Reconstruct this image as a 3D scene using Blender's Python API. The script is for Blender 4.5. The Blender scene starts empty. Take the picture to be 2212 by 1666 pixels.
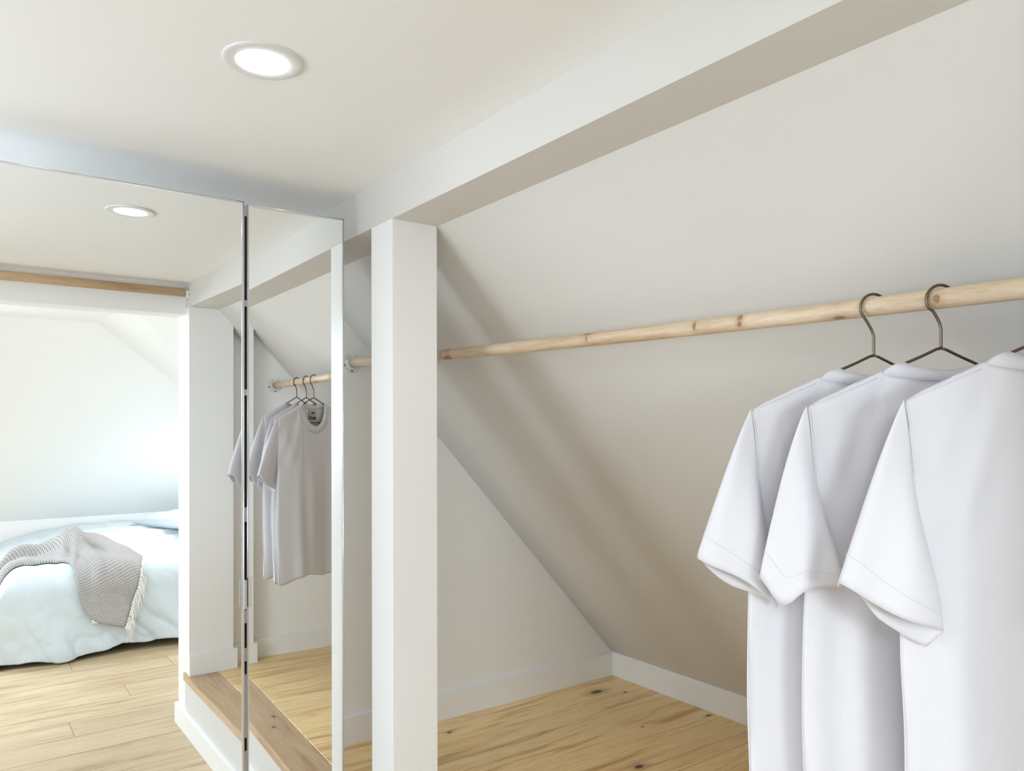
import bpy, bmesh, math, random
from mathutils import Vector, noise

# ---------------------------------------------------------------- units
S = 0.65                     # one scene unit (corridor ceiling above the eye) in metres
EYE = 2.286                  # eye above the corridor floor, in units
MY2 = 6.1208                 # twice the mirror plane's distance: bedroom depths are given as seen in the mirror
def P(x, y, z): return Vector((x * S, y * S, (z + EYE) * S))
def B(x, yv, z): return P(x, MY2 - yv, z)
C = bpy.context.scene.collection
sc = bpy.context.scene
PI = math.pi
R = math.radians
rnd = random.Random(7)

# ---------------------------------------------------------------- camera
cam = bpy.data.cameras.new('camera')
cam.sensor_width = 36.0
cam.lens = 1661.6 / 2212 * 36.0
cam.shift_y = (914.9 - 833.0) / 2212
cam.clip_start = 0.01
co = bpy.data.objects.new('camera', cam)
co.location = P(0, 0, 0)
co.rotation_euler = (R(90), 0, R(-36.47))
C.objects.link(co)
sc.camera = co

# ---------------------------------------------------------------- world, added fill lamps, exposure
w = bpy.data.worlds.new('sky'); sc.world = w
w.use_nodes = True
bg = w.node_tree.nodes['Background']
bg.inputs[0].default_value = (0.80, 0.90, 1.0, 1)
def area(name, loc, direction, sx, sy, power, col):
    l = bpy.data.lights.new(name, 'AREA'); l.shape = 'RECTANGLE'; l.size = sx * S; l.size_y = sy * S
    l.energy = power; l.color = col
    o = bpy.data.objects.new(name, l); o.location = loc
    o.rotation_euler = Vector(direction).to_track_quat('-Z', 'Z').to_euler()
    C.objects.link(o); return o
FILL_COL = (0.79, 0.905, 1.0)  # cool colour of the added fill lamps
LP = dict(rw=9.0, br=8.0, dend=37.0, sky=46.0, ceil=34.0, lens=30.0, world=0.6)  # powers of the added fill lamps, the ceiling lens and the world
bg.inputs[1].default_value = LP['world']
area('added_fill_slope', P(-0.95, -3.35, 0.22), (0, 0.73, -0.69), 1.3, 1.0, LP['sky'], FILL_COL)  # added fill lamp on the unseen slope, brightens post and end wall
area('added_fill_ceiling', P(-1.1, -1.25, 1.0), (0.1, 0.25, -1), 1.4, 0.9, LP['ceil'], FILL_COL)  # unseen lamp added under the bedroom ceiling to lift the room
area('added_fill_end', P(-2.48, 3.45, -0.38), (1, 0, 0.0), 1.25, 1.7, LP['dend'], (0.82, 0.92, 1.0))  # lamp added beyond the mirror line to brighten end wall and ceiling
area('added_fill_side', B(3.62, 7.3, -0.75), (-1, -0.35, 0.1), 1.5, 1.0, LP['br'], FILL_COL)  # extra lamp added at the right wall to light bed and slope
area('added_fill_bed', B(2.93, 9.25, -0.14), (-0.50, -0.06, -0.86), 0.8, 0.9, LP['rw'], (0.92, 0.94, 0.95)).data.spread = R(130)  # added lamp out of view that brightens the bed top
LENS = LP['lens']
sc.view_settings.view_transform = 'Standard'
sc.view_settings.look = 'None'
sc.view_settings.exposure = 0.08
sc.view_settings.gamma = 1.0
sc.view_settings.use_curve_mapping = False
sc.cycles.diffuse_bounces = 7
sc.cycles.max_bounces = 14
sc.cycles.caustics_reflective = True
sc.cycles.sample_clamp_indirect = 6.0

# ---------------------------------------------------------------- materials
def srgb(r, g, b):
    f = lambda c: (c / 255) / 12.92 if c / 255 <= 0.04045 else ((c / 255 + 0.055) / 1.055) ** 2.4
    return (f(r), f(g), f(b), 1)
class NT:
    def __init__(s, name):
        s.m = bpy.data.materials.new(name); s.m.use_nodes = True
        s.t = s.m.node_tree; s.n = s.t.nodes; s.bsdf = s.n['Principled BSDF']
    def new(s, typ, **kw):
        x = s.n.new(typ)
        for k, v in kw.items(): setattr(x, k, v)
        return x
    def link(s, a, b): s.t.links.new(a, b)
    def math(s, op, a, b=None, c=None):
        x = s.new('ShaderNodeMath', operation=op)
        for i, v in enumerate((a, b, c)):
            if v is None: continue
            if isinstance(v, (int, float)): x.inputs[i].default_value = v
            else: s.link(v, x.inputs[i])
        return x.outputs[0]
    def vmath(s, op, a, b):
        x = s.new('ShaderNodeVectorMath', operation=op)
        for i, v in enumerate((a, b)):
            if isinstance(v, (tuple, list, Vector)): x.inputs[i].default_value = tuple(v)
            else: s.link(v, x.inputs[i])
        return x
    def mix(s, fac, a, b, mode='MIX'):
        x = s.new('ShaderNodeMix', data_type='RGBA', blend_type=mode)
        for i, v in ((0, fac), (6, a), (7, b)):
            if isinstance(v, (int, float, tuple)): x.inputs[i].default_value = v
            else: s.link(v, x.inputs[i])
        return x.outputs[2]
    def noise(s, vec, scale, detail=4, rough=0.55, dist=0.0):
        x = s.new('ShaderNodeTexNoise')
        if vec is not None: s.link(vec, x.inputs['Vector'])
        x.inputs['Scale'].default_value = scale; x.inputs['Detail'].default_value = detail
        x.inputs['Roughness'].default_value = rough; x.inputs['Distortion'].default_value = dist
        return x.outputs['Fac']
    def ramp(s, fac, stops):
        x = s.new('ShaderNodeValToRGB'); el = x.color_ramp.elements
        while len(el) < len(stops): el.new(0.5)
        for e, (p, c) in zip(el, stops): e.position = p; e.color = c
        s.link(fac, x.inputs[0]); return x.outputs[0]
    def bump(s, height, strength, dist):
        x = s.new('ShaderNodeBump'); x.inputs['Strength'].default_value = strength
        x.inputs['Distance'].default_value = dist; s.link(height, x.inputs['Height'])
        s.link(x.outputs[0], s.bsdf.inputs['Normal'])
    def set(s, **kw):
        for k, v in kw.items():
            s.bsdf.inputs[k.replace('_', ' ')].default_value = v

def paint(name, col, rough=0.5, bump=0.15, var=0.012):
    t = NT(name); pos = t.new('ShaderNodeNewGeometry').outputs['Position']
    n = t.noise(pos, 2.2, 3)
    c2 = tuple(c * (1 - var * 3) for c in col[:3]) + (1,)
    t.link(t.mix(n, col, c2), t.bsdf.inputs['Base Color'])
    t.bump(t.noise(pos, 220, 3), bump, 0.0006)
    t.set(Roughness=rough); return t.m

def wood(name, grain, light, mid, dark, knots=(), rough=0.42, stretch=11.0, knotcol=(0.035, 0.018, 0.010, 1), knothalo=(0.25, 0.13, 0.06, 1), core=0.92, tint=0.10, bumps=0.12):
    """grain: 0 = along X, 1 = along Y"""
    t = NT(name); pos = t.new('ShaderNodeNewGeometry').outputs['Position']
    rand = t.new('ShaderNodeObjectInfo').outputs['Random']
    sv = (1, stretch, stretch) if grain == 0 else (stretch, 1, stretch)
    warp = t.new('ShaderNodeTexNoise'); t.link(pos, warp.inputs['Vector']); warp.inputs['Scale'].default_value = 3.0
    wv = t.vmath('SCALE', t.vmath('SUBTRACT', warp.outputs['Color'], (0.5, 0.5, 0.5)).outputs[0], (0, 0, 0)); wv.inputs['Scale'].default_value = 0.05
    p = t.vmath('ADD', pos, wv.outputs[0]).outputs[0]
    p = t.vmath('MULTIPLY', p, sv).outputs[0]
    off = t.new('ShaderNodeCombineXYZ')
    t.link(t.math('MULTIPLY', rand, 37.0), off.inputs[0]); t.link(t.math('MULTIPLY', rand, 91.0), off.inputs[1]); t.link(t.math('MULTIPLY', rand, 53.0), off.inputs[2])
    p = t.vmath('ADD', p, off.outputs[0]).outputs[0]
    a = t.noise(p, 1.7, 5, 0.55, 0.8)
    # cathedral rings: bands of a slow field
    slow = t.noise(p, 0.8, 2, 0.5, 0.3)
    rings = t.math('ABSOLUTE', t.math('SUBTRACT', t.math('FRACT', t.math('MULTIPLY', slow, 16.0)), 0.5))
    fine = t.noise(p, 9.0, 4, 0.7, 0.2)
    col = t.ramp(a, [(0.28, dark), (0.47, mid), (0.68, light)])
    rr = t.ramp(rings, [(0.0, (0.72, 0.66, 0.60, 1)), (0.16, (1, 1, 1, 1))])
    col = t.mix(0.30, col, rr, 'MULTIPLY')
    fr = t.ramp(fine, [(0.33, (0.80, 0.73, 0.64, 1)), (0.52, (1, 1, 1, 1))])
    col = t.mix(0.42, col, fr, 'MULTIPLY')
    pore = t.ramp(t.noise(p, 38.0, 3, 0.7), [(0.36, (0.80, 0.72, 0.62, 1)), (0.50, (1, 1, 1, 1))])
    col = t.mix(0.45, col, pore, 'MULTIPLY')
    # per-piece tone
    tone = t.math('ADD', 1.0 - tint / 2, t.math('MULTIPLY', rand, tint))
    tc = t.new('ShaderNodeCombineColor')
    for i in range(3): t.link(tone, tc.inputs[i])
    col = t.mix(1.0, col, tc.outputs[0], 'MULTIPLY')
    for (kx, ky, kz, ra, rb) in knots:           # real knots: an ellipse of dark heart wood inside a browner halo
        d = t.vmath('SUBTRACT', pos, (kx, ky, kz)).outputs[0]
        wob = t.noise(pos, 60, 2)
        sx, sy = (ra, rb) if grain == 0 else (rb, ra)
        d = t.vmath('DIVIDE', d, (sx, sy, max(ra, rb) * 1.2)).outputs[0]
        ln = t.new('ShaderNodeVectorMath', operation='LENGTH'); t.link(d, ln.inputs[0])
        dd = t.math('ADD', ln.outputs['Value'], t.math('MULTIPLY', t.math('SUBTRACT', wob, 0.5), 0.9))
        halo = t.ramp(dd, [(0.0, (1, 1, 1, 1)), (0.98, (0, 0, 0, 1))])
        hx = t.new('ShaderNodeMapRange'); t.link(dd, hx.inputs[0]); hx.inputs[1].default_value = 2.6; hx.inputs[2].default_value = 0.7; hx.inputs[3].default_value = 0; hx.inputs[4].default_value = 0.45
        col = t.mix(hx.outputs[0], col, knothalo)
        cx = t.new('ShaderNodeMapRange'); t.link(dd, cx.inputs[0]); cx.inputs[1].default_value = 1.0; cx.inputs[2].default_value = 0.55; cx.inputs[3].default_value = 0; cx.inputs[4].default_value = core
        col = t.mix(cx.outputs[0], col, knotcol)
    t.link(col, t.bsdf.inputs['Base Color'])
    t.bump(fine, bumps, 0.0008)
    t.set(Roughness=rough); return t.m

def plain(name, col, rough=0.5, metal=0.0, **kw):
    t = NT(name); pos = t.new('ShaderNodeNewGeometry').outputs['Position']
    n = t.noise(pos, 40, 2)
    t.link(t.mix(n, col, tuple(c * 0.94 for c in col[:3]) + (1,)), t.bsdf.inputs['Base Color'])
    t.set(Roughness=rough, Metallic=metal, **kw); return t.m

def cloth(name, col, weave=900, wr=0.3, wrinkle=0.0, wscale=7.0):
    t = NT(name); pos = t.new('ShaderNodeNewGeometry').outputs['Position']
    n = t.noise(pos, 5, 3)
    t.link(t.mix(n, col, tuple(c * 0.965 for c in col[:3]) + (1,)), t.bsdf.inputs['Base Color'])
    h = t.math('MULTIPLY', t.noise(pos, weave, 2), 0.12)
    if wrinkle:
        mp = t.vmath('MULTIPLY', pos, (1, 1, 0.55)).outputs[0]
        wn = t.noise(mp, wscale, 5, 0.62, 1.4)
        h = t.math('ADD', h, t.math('MULTIPLY', wn, wrinkle))
    t.bump(h, wr, 0.004)
    t.set(Roughness=0.92, Sheen_Weight=0.15, Specular_IOR_Level=0.2); return t.m

M = {}
M['wall'] = paint('white_wall_paint', srgb(243, 243, 242), 0.55)
M['ceil'] = paint('white_ceiling_paint', srgb(244, 244, 244), 0.6)
M['slope'] = paint('shaded_white_wall_paint', srgb(219, 217, 214), 0.6)  # white wall paint with shade put into its colour for slope and beam
M['trim'] = paint('white_trim_paint', srgb(243, 243, 243), 0.4, 0.05)
KF = [(c[0], c[1], c[2], ra, rb) for c, ra, rb in (
    (P(3.62, 3.92, -1.852), 0.040, 0.020), (P(2.44, 3.93, -1.852), 0.014, 0.009), (P(3.02, 2.93, -1.852), 0.026, 0.014),
    (P(2.85, 2.90, -1.852), 0.012, 0.008), (P(3.78, 3.80, -1.852), 0.008, 0.005), (P(3.43, 3.30, -1.852), 0.007, 0.005), (P(3.90, 3.18, -1.852), 0.018, 0.008),
    (P(2.15, 3.99, -1.852), 0.010, 0.006))]
OAK = (srgb(208, 188, 157), srgb(196, 174, 140), srgb(172, 145, 110))
M['oak'] = wood('oak_plank_wood', 0, *OAK)  # corridor copy of the oak, darkened in colour against strong light
M['oak_closet'] = wood('knotty_oak_lit_wood', 0, srgb(253, 228, 178), srgb(246, 214, 157), srgb(205, 160, 104), knots=KF, tint=0.20, stretch=15.0)  # closet copy of the oak, extra light put into its colour
M['tread'] = wood('oak_tread_wood', 1, srgb(206, 180, 150), srgb(192, 164, 133), srgb(170, 140, 110),
                  knots=[(*P(1.53, 1.55, -1.852), 0.012, 0.006), (*P(1.58, 1.38, -1.852), 0.014, 0.007)])
M['dowel'] = None            # made with the rod
M['alu'] = plain('brushed_aluminium', (0.80, 0.81, 0.83, 1), 0.22, 1.0)
M['alu_dark'] = plain('grey_aluminium', (0.42, 0.43, 0.46, 1), 0.35, 0.8)
M['black'] = plain('gap_shade_and_ink_black', (0.004, 0.004, 0.005, 1), 0.7)
M['wire'] = plain('bronze_wire', srgb(120, 106, 92), 0.34, 1.0)
M['plastic'] = plain('white_plastic', srgb(226, 227, 228), 0.35)
M['screw'] = plain('screw_steel', (0.25, 0.25, 0.26, 1), 0.35, 1.0)
M['carcass'] = plain('white_laminate', srgb(232, 232, 230), 0.4)
M['shirt'] = cloth('white_cotton_jersey', srgb(223, 221, 226), 1200, 0.35, 0.10, 5.0)
M['rib'] = cloth('white_rib_knit', srgb(222, 220, 225), 900, 0.35)
M['duvet'] = cloth('pale_blue_cotton', srgb(208, 217, 222), 900, 0.7, 0.8, 9.0)
M['pillow'] = cloth('pale_blue_pillow_cotton', srgb(210, 220, 226), 900, 0.6, 0.6, 7.0)
M['mattress'] = cloth('white_mattress_ticking', srgb(225, 225, 222), 500, 0.3)
M['fringe'] = cloth('cream_fringe_yarn', srgb(240, 237, 231), 900, 0.3)
M['bedwood'] = plain('dark_bed_wood', srgb(70, 52, 40), 0.6)
def mirror_mat():
    t = NT('mirror_silver'); t.set(Base_Color=(0.93, 0.945, 0.94, 1), Metallic=1.0, Roughness=0.0); return t.m
M['mirror'] = mirror_mat()
def emit(name, col, s):
    t = NT(name); t.set(Base_Color=(0.9, 0.9, 0.9, 1), Emission_Color=col, Emission_Strength=s); return t.m
M['lens'] = emit('lit_lens', (1.0, 0.985, 0.965, 1), LENS)
def glass_mat():
    t = NT('window_glass')
    tr = t.new('ShaderNodeBsdfTransparent'); gl = t.new('ShaderNodeBsdfGlossy'); gl.inputs['Roughness'].default_value = 0.0
    mx = t.new('ShaderNodeMixShader'); mx.inputs[0].default_value = 0.06
    t.link(tr.outputs[0], mx.inputs[1]); t.link(gl.outputs[0], mx.inputs[2])
    t.link(mx.outputs[0], t.n['Material Output'].inputs[0]); return t.m
M['glass'] = glass_mat()
def weave_mat():
    t = NT('grey_woven_throw'); uv = t.new('ShaderNodeTexCoord').outputs['UV']
    sx = t.new('ShaderNodeSeparateXYZ'); t.link(uv, sx.inputs[0])
    f = 2 * PI / 0.0175
    a = t.math('SINE', t.math('MULTIPLY', sx.outputs[0], f)); b = t.math('SINE', t.math('MULTIPLY', sx.outputs[1], f))
    h = t.math('MULTIPLY', a, b)
    k = t.new('ShaderNodeMapRange'); t.link(h, k.inputs[0]); k.inputs[1].default_value = -0.5; k.inputs[2].default_value = 0.5
    col = t.mix(k.outputs[0], srgb(152, 147, 146), srgb(198, 194, 192))
    t.link(col, t.bsdf.inputs['Base Color']); t.bump(h, 0.6, 0.003)
    t.set(Roughness=0.95, Specular_IOR_Level=0.1); return t.m
M['throw'] = weave_mat()

# ---------------------------------------------------------------- mesh helpers
def link(name, me, mat=None, parent=None, smooth=False):
    o = bpy.data.objects.new(name, me); C.objects.link(o)
    if mat and not me.materials: me.materials.append(mat)
    if parent: o.parent = parent
    if smooth:
        for p in me.polygons: p.use_smooth = True
    return o
def from_bm(name, bm, mat, parent=None, smooth=False):
    bmesh.ops.recalc_face_normals(bm, faces=bm.faces)
    me = bpy.data.meshes.new(name); bm.to_mesh(me); bm.free()
    return link(name, me, mat, parent, smooth)
def bevel(bm, w, seg=1):
    bmesh.ops.bevel(bm, geom=list(bm.edges), offset=w, segments=seg, affect='EDGES', profile=0.6)
def add_box(bm, a, b):
    x0, y0, z0 = a; x1, y1, z1 = b
    v = [bm.verts.new(c) for c in ((x0,y0,z0),(x1,y0,z0),(x1,y1,z0),(x0,y1,z0),(x0,y0,z1),(x1,y0,z1),(x1,y1,z1),(x0,y1,z1))]
    for f in ((0,3,2,1),(4,5,6,7),(0,1,5,4),(1,2,6,5),(2,3,7,6),(3,0,4,7)): bm.faces.new([v[i] for i in f])
    return v
def box(name, a, b, mat, parent=None, bev=0.0, seg=2):
    bm = bmesh.new(); add_box(bm, a, b)
    if bev: bevel(bm, bev, seg)
    return from_bm(name, bm, mat, parent)
def ubox(name, a, b, mat, parent=None, bev=0.0):
    return box(name, P(*a), P(*b), mat, parent, bev)
def prism(name, pts, offset, mat, parent=None, bev=0.0):
    """polygon pts (Vectors) extruded by offset"""
    bm = bmesh.new(); off = Vector(offset)
    a = [bm.verts.new(p) for p in pts]; b = [bm.verts.new(Vector(p) + off) for p in pts]
    bm.faces.new(a); bm.faces.new(b[::-1]); n = len(pts)
    for i in range(n): bm.faces.new((a[i], a[(i+1) % n], b[(i+1) % n], b[i]))
    if bev: bevel(bm, bev, 2)
    return from_bm(name, bm, mat, parent)
def add_tube(bm, pts, r, n=8, cap=True):
    pts = [Vector(p) for p in pts]; rings = []
    up = None
    for i, p in enumerate(pts):
        d = (pts[min(i+1, len(pts)-1)] - pts[max(i-1, 0)]).normalized()
        if up is None:
            up = Vector((0, 0, 1)) if abs(d.z) < 0.9 else Vector((1, 0, 0))
        x = (up - d * up.dot(d)).normalized(); y = d.cross(x); up = x
        rr = r[i] if isinstance(r, (list, tuple)) else r
        rings.append([bm.verts.new(p + x * (rr * math.cos(2*PI*k/n)) + y * (rr * math.sin(2*PI*k/n))) for k in range(n)])
    for a, b in zip(rings, rings[1:]):
        for k in range(n): bm.faces.new((a[k], a[(k+1) % n], b[(k+1) % n], b[k]))
    if cap: bm.faces.new(rings[0][::-1]); bm.faces.new(rings[-1])
def add_lathe(bm, prof, n=48):
    """profile (r, z) round local Z"""
    rings = []
    for r, z in prof:
        rings.append([bm.verts.new((r*math.cos(2*PI*k/n), r*math.sin(2*PI*k/n), z)) for k in range(n)] if r > 1e-6 else [bm.verts.new((0, 0, z))])
    for a, b in zip(rings, rings[1:]):
        for k in range(n):
            k2 = (k+1) % n
            q = [a[k % len(a)], a[k2 % len(a)], b[k2 % len(b)], b[k % len(b)]]
            u = []
            for v in q:
                if v not in u: u.append(v)
            if len(u) > 2: bm.faces.new(u)
def catmull(pts, m=6):
    pts = [Vector(p) for p in pts]; out = []
    for i in range(len(pts)-1):
        p0, p1, p2, p3 = pts[max(i-1,0)], pts[i], pts[i+1], pts[min(i+2,len(pts)-1)]
        for k in range(m):
            t = k / m
            out.append(0.5*((2*p1)+(p2-p0)*t+(2*p0-5*p1+4*p2-p3)*t*t+(3*p1-p0-3*p2+p3)*t**3))
    return out + [pts[-1]]
def struct(o, label=None):
    o['kind'] = 'structure'
    if label: o['label'] = label
    return o
def thing(name, loc, label, cat, group=None):
    o = bpy.data.objects.new(name, None); o.location = loc; o.empty_display_size = 0.05; C.objects.link(o)
    return tag(o, label, cat, group)
def tag(o, label, cat, group=None):
    o['label'] = label; o['category'] = cat
    if group: o['group'] = group
    return o
def hang(o, root):           # parent keeping a mesh that was built in world coordinates where it is
    o.parent = root; o.matrix_parent_inverse = root.matrix_basis.inverted(); return o

# ---------------------------------------------------------------- room numbers (units, camera at the origin)
XP, XI, ZB = 1.4481, 1.6578, 0.8237
YP0, YP1 = 2.7696, 2.9578
HF, FL = -1.8522, -EYE
YE = 4.1325
K = 1.0857
YS, XS = 0.1845, 1.768
def zc(y): return 1.0 - 0.0107 * (y - 2.7)
def zbm(y): return ZB - 0.013 * (y - 2.7)
TH = 0.12

# ---------------------------------------------------------------- walls, ceiling, slopes
def slab(name, quad, mat, thick, label):   # a sheet of plasterboard: thickness goes outward, away from the room
    return struct(prism(name, [P(*q) for q in quad], Vector(thick) * S, mat), label)
slab('ceiling', [(-2.7, -0.14, zc(-0.14)), (1.56, -0.14, zc(-0.14)), (1.56, YE + .05, zc(YE)), (-2.7, YE + .05, zc(YE))], M['ceil'], (0, 0, 0.06), 'flat white ceiling over the corridor')
# sloping roof face over the closet
def slope_pt(y, s):
    zt = zbm(y); xb, zb_ = 3.968, -1.684
    x = XI + (xb - XI) * s; z = zt + (zb_ - zt) * s
    return (x, y, z)
bm = bmesh.new(); rows = []
NY = 12
for j in range(NY + 1):
    y = -0.13 + (YE + 0.13 + 0.02) * j / NY
    rows.append([(bm.verts.new(P(*slope_pt(y, s))), bm.verts.new(P(*slope_pt(y, s)) + Vector((0.74, 0, 0.68)) * 0.06)) for s in (-0.11, 0, 0.25, 0.5, 0.75, 1.0, 1.06)])
for a, b in zip(rows, rows[1:]):
    for k in range(6):
        bm.faces.new((a[k][0], a[k+1][0], b[k+1][0], b[k][0])); bm.faces.new((a[k][1], b[k][1], b[k+1][1], a[k+1][1]))
    for k in (0, 6): bm.faces.new((a[k][0], b[k][0], b[k][1], a[k][1]))
for r_ in (rows[0], rows[-1]):
    for k in range(6): bm.faces.new((r_[k][0], r_[k][1], r_[k+1][1], r_[k+1][0]))
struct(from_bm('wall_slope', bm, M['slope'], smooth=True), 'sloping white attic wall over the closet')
# end wall of corridor and closet
slab('wall_end', [(-2.7, YE, FL), (4.12, YE, FL), (4.12, YE, -1.80), (1.48, YE, 1.08), (-2.7, YE, 1.08)], M['wall'], (0, TH, 0), 'white end wall of the closet')
# near end wall of the closet (behind the camera side), with the stub at the corridor
YN = 0.07
slab('wall_near', [(XP, YN, FL), (4.12, YN, FL), (4.12, YN, -1.80), (1.48, YN, 1.10), (XP, YN, 1.10)], M['wall'], (0, -0.1304 - YN, 0), 'white near end wall of the closet')
struct(prism('wall_stub', [P(XP, YN, HF - 0.0555), P(XS, YN, HF - 0.0555), P(XS, YN, slope_pt(0.1, (XS-XI)/(3.968-XI))[2] + .015), P(XI, YN, 0.8565), P(XP, YN, 0.8565)], Vector((0, (YS - YN) * S, 0)), M['wall'], bev=0.002), 'white stub wall at the corner of corridor and bedroom')
# closet beam and post, one boxed-in frame
bm = bmesh.new(); y0, y1 = YN, YE
v = add_box(bm, P(XP, y0, 0), P(XI, y1, 1.06))
for i, (y) in ((0, y0), (1, y0), (2, y1), (3, y1)): v[i].co.z = P(0, 0, zbm(y)).z
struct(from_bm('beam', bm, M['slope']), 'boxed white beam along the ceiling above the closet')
bm = bmesh.new()
v = add_box(bm, P(XP, YP0, HF), P(XI, YP1, zbm(YP0) + 0.01))
for i in range(4): v[i].co.x += 0.003
bevel(bm, 0.0025, 2)
struct(from_bm('post', bm, M['trim']), 'square white post between the closet openings')
# header over the bedroom opening, side jamb and left walls
ubox_ = lambda n, a, b, m, l: struct(ubox(n, a, b, m), l)
ubox_('header', (-2.7, -0.1304, 0.809), (XP, 0.0837, 1.09), M['wall'], 'white header over the opening to the bedroom')
ubox_('wall_jamb', (-2.7, -0.1304, FL), (-0.95, 0.0837, 0.82), M['wall'], 'white jamb wall left of the bedroom opening')
# left wall of the corridor with an opening for the added window
WX = -2.6
def wall_x_with_hole(name, x, ya, yb, za, zb_, hy0, hy1, hz0, hz1, thick, label):
    bm = bmesh.new()
    for a, b in (((ya, za), (hy0, zb_)), ((hy1, za), (yb, zb_)), ((hy0, za), (hy1, hz0)), ((hy0, hz1), (hy1, zb_))):
        add_box(bm, P(x - thick, a[0], a[1]), P(x, b[0], b[1]))
    return struct(from_bm(name, bm, M['wall']), label)
wall_x_with_hole('wall_left', WX, 0.05, YE + .1, FL, 1.09, 0.75, 4.0, -1.30, 0.60, 0.12, 'white left wall of the corridor')
def window(name, x, y0, y1, z0, z1, label):
    bm = bmesh.new(); t = 0.06
    for a, b in (((y0, z0), (y1, z0+t)), ((y0, z1-t), (y1, z1)), ((y0, z0+t), (y0+t, z1-t)), ((y1-t, z0+t), (y1, z1-t)), (((y0+y1)/2-t/2, z0+t), ((y0+y1)/2+t/2, z1-t))):
        add_box(bm, P(x - 0.09, a[0], a[1]), P(x - 0.03, b[0], b[1]))
    o = struct(from_bm(name, bm, M['trim']), label)
    for a, b in (((y0+t), (y0+y1)/2-t/2), ((y0+y1)/2+t/2, y1-t)):
        ubox('pane', (x - 0.062, a, z0+t), (x - 0.056, b, z1-t), M['glass'], o)
window('added_window_1', WX, 0.75, 4.0, -1.30, 0.60, 'added white framed window in the unseen corridor side')  # window put in to let more light into the corridor
# closet platform: riser and floor deck
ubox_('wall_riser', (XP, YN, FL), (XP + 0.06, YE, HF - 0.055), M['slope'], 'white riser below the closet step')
ubox_('floor_deck', (XP + 0.05, YN, HF - 0.16), (4.0, YE, HF - 0.0235), M['bedwood'], 'deck below the closet planks')

# ---------------------------------------------------------------- bedroom shell (behind the camera, seen in the mirror)
G, A_, V_, H_ = (1.27, 7.257, 1.03), (1.27, 8.85, 1.03), (3.7, 10.36, -0.567), (3.7, 9.94, -0.567)
K_ = (1.66, 6.25, 1.03)
g, h, k_ = Vector(G), Vector(H_), Vector(K_)
nn = (h - g).cross(k_ - g); zN = g.z - (nn.x * (3.7 - g.x) + nn.y * (6.25 - g.y)) / nn.z
Nn = (3.7, 6.25, zN)
ORG = Vector((1.0, 8.0, -1.0))
def facet(name, pts, mat, label, th=0.05):
    q = [Vector(p) for p in pts]; n = (q[1]-q[0]).cross(q[2]-q[0]).normalized()
    if n.dot(q[0] - ORG) < 0: n = -n
    off = B(*(q[0] + n * th)) - B(*q[0])
    return struct(prism(name, [B(*p) for p in q], off, mat), label)
facet('ceiling_bedroom', [(-2.6, 6.25, 1.03), K_, G, A_, (-2.6, 8.85, 1.03)], M['ceil'], 'flat white ceiling of the bedroom')
facet('wall_bedroom_gable', [G, A_, V_, H_], M['wall'], 'bright sloping wall facet beside the bedroom ceiling')
facet('wall_bedroom_dormer', [G, H_, Nn, K_], M['wall'], 'narrow white facet above the bedroom side wall')
facet('wall_bedroom_slope', [(-2.6, 8.85, 1.03), A_, V_, (3.7, 10.92, -1.166), (-2.6, 10.92, -1.166)], M['wall'], 'sloping white bedroom wall behind the bed')
struct(prism('wall_bedroom_knee', [B(-2.6, 10.92, FL), B(3.7, 10.92, FL), B(3.7, 10.92, -1.166), B(-2.6, 10.92, -1.166)], (0, -0.06, 0), M['trim']), 'low white knee wall behind the bed')
struct(prism('wall_bedroom_right', [B(3.7, 6.2, FL), B(3.7, 11.0, FL), B(3.7, 11.0, 1.1), B(3.7, 6.2, 1.1)], (0.06, 0, 0), M['wall']), 'white right wall of the bedroom')
bx = -2.6
wall_x_with_hole('wall_bedroom_left', bx, MY2 - 11.0, -0.13, FL, 1.09, MY2 - 9.45, MY2 - 6.95, -1.4, 0.7, 0.12, 'white left wall of the bedroom')
window('window_2', bx, MY2 - 9.45, MY2 - 6.95, -1.4, 0.7, 'white framed window of the bedroom')

def fill_frame(name, at, direction, sx, sy, depth, label):  # frames added to dress the unseen fill lamps as windows
    """white box frame round an added fill lamp, reaching back from the lamp"""
    q = Vector(direction).to_track_quat('-Z', 'Z'); x, y, t = sx * S / 2, sy * S / 2, 0.03
    bm = bmesh.new()
    for a, b in (((-x - t, -y - t), (x + t, -y)), ((-x - t, y), (x + t, y + t)), ((-x - t, -y), (-x, y)), ((x, -y), (x + t, y))):
        add_box(bm, (a[0], a[1], -0.012), (b[0], b[1], depth))
    o = struct(from_bm(name, bm, M['trim']), label)
    o.location = at; o.rotation_mode = 'QUATERNION'; o.rotation_quaternion = q
fill_frame('added_frame_3', P(-0.95, -3.35, 0.22), (0, 0.73, -0.69), 1.3, 1.0, 0.08, 'added white frame round the fill lamp on the bedroom slope')
fill_frame('added_frame_4', P(-1.1, -1.25, 1.0), (0.1, 0.25, -1), 1.4, 0.9, 0.03, 'added white frame round the fill lamp under the bedroom ceiling')
fill_frame('added_frame_5', B(2.93, 9.25, -0.14), (-0.50, -0.06, -0.86), 0.8, 0.9, 0.05, 'added white frame round the fill lamp over the bed head')
fill_frame('added_frame_6', B(3.62, 7.3, -0.75), (-1, -0.35, 0.1), 1.5, 1.0, 0.02, 'added white frame round the fill lamp at the bedroom side')

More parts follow.
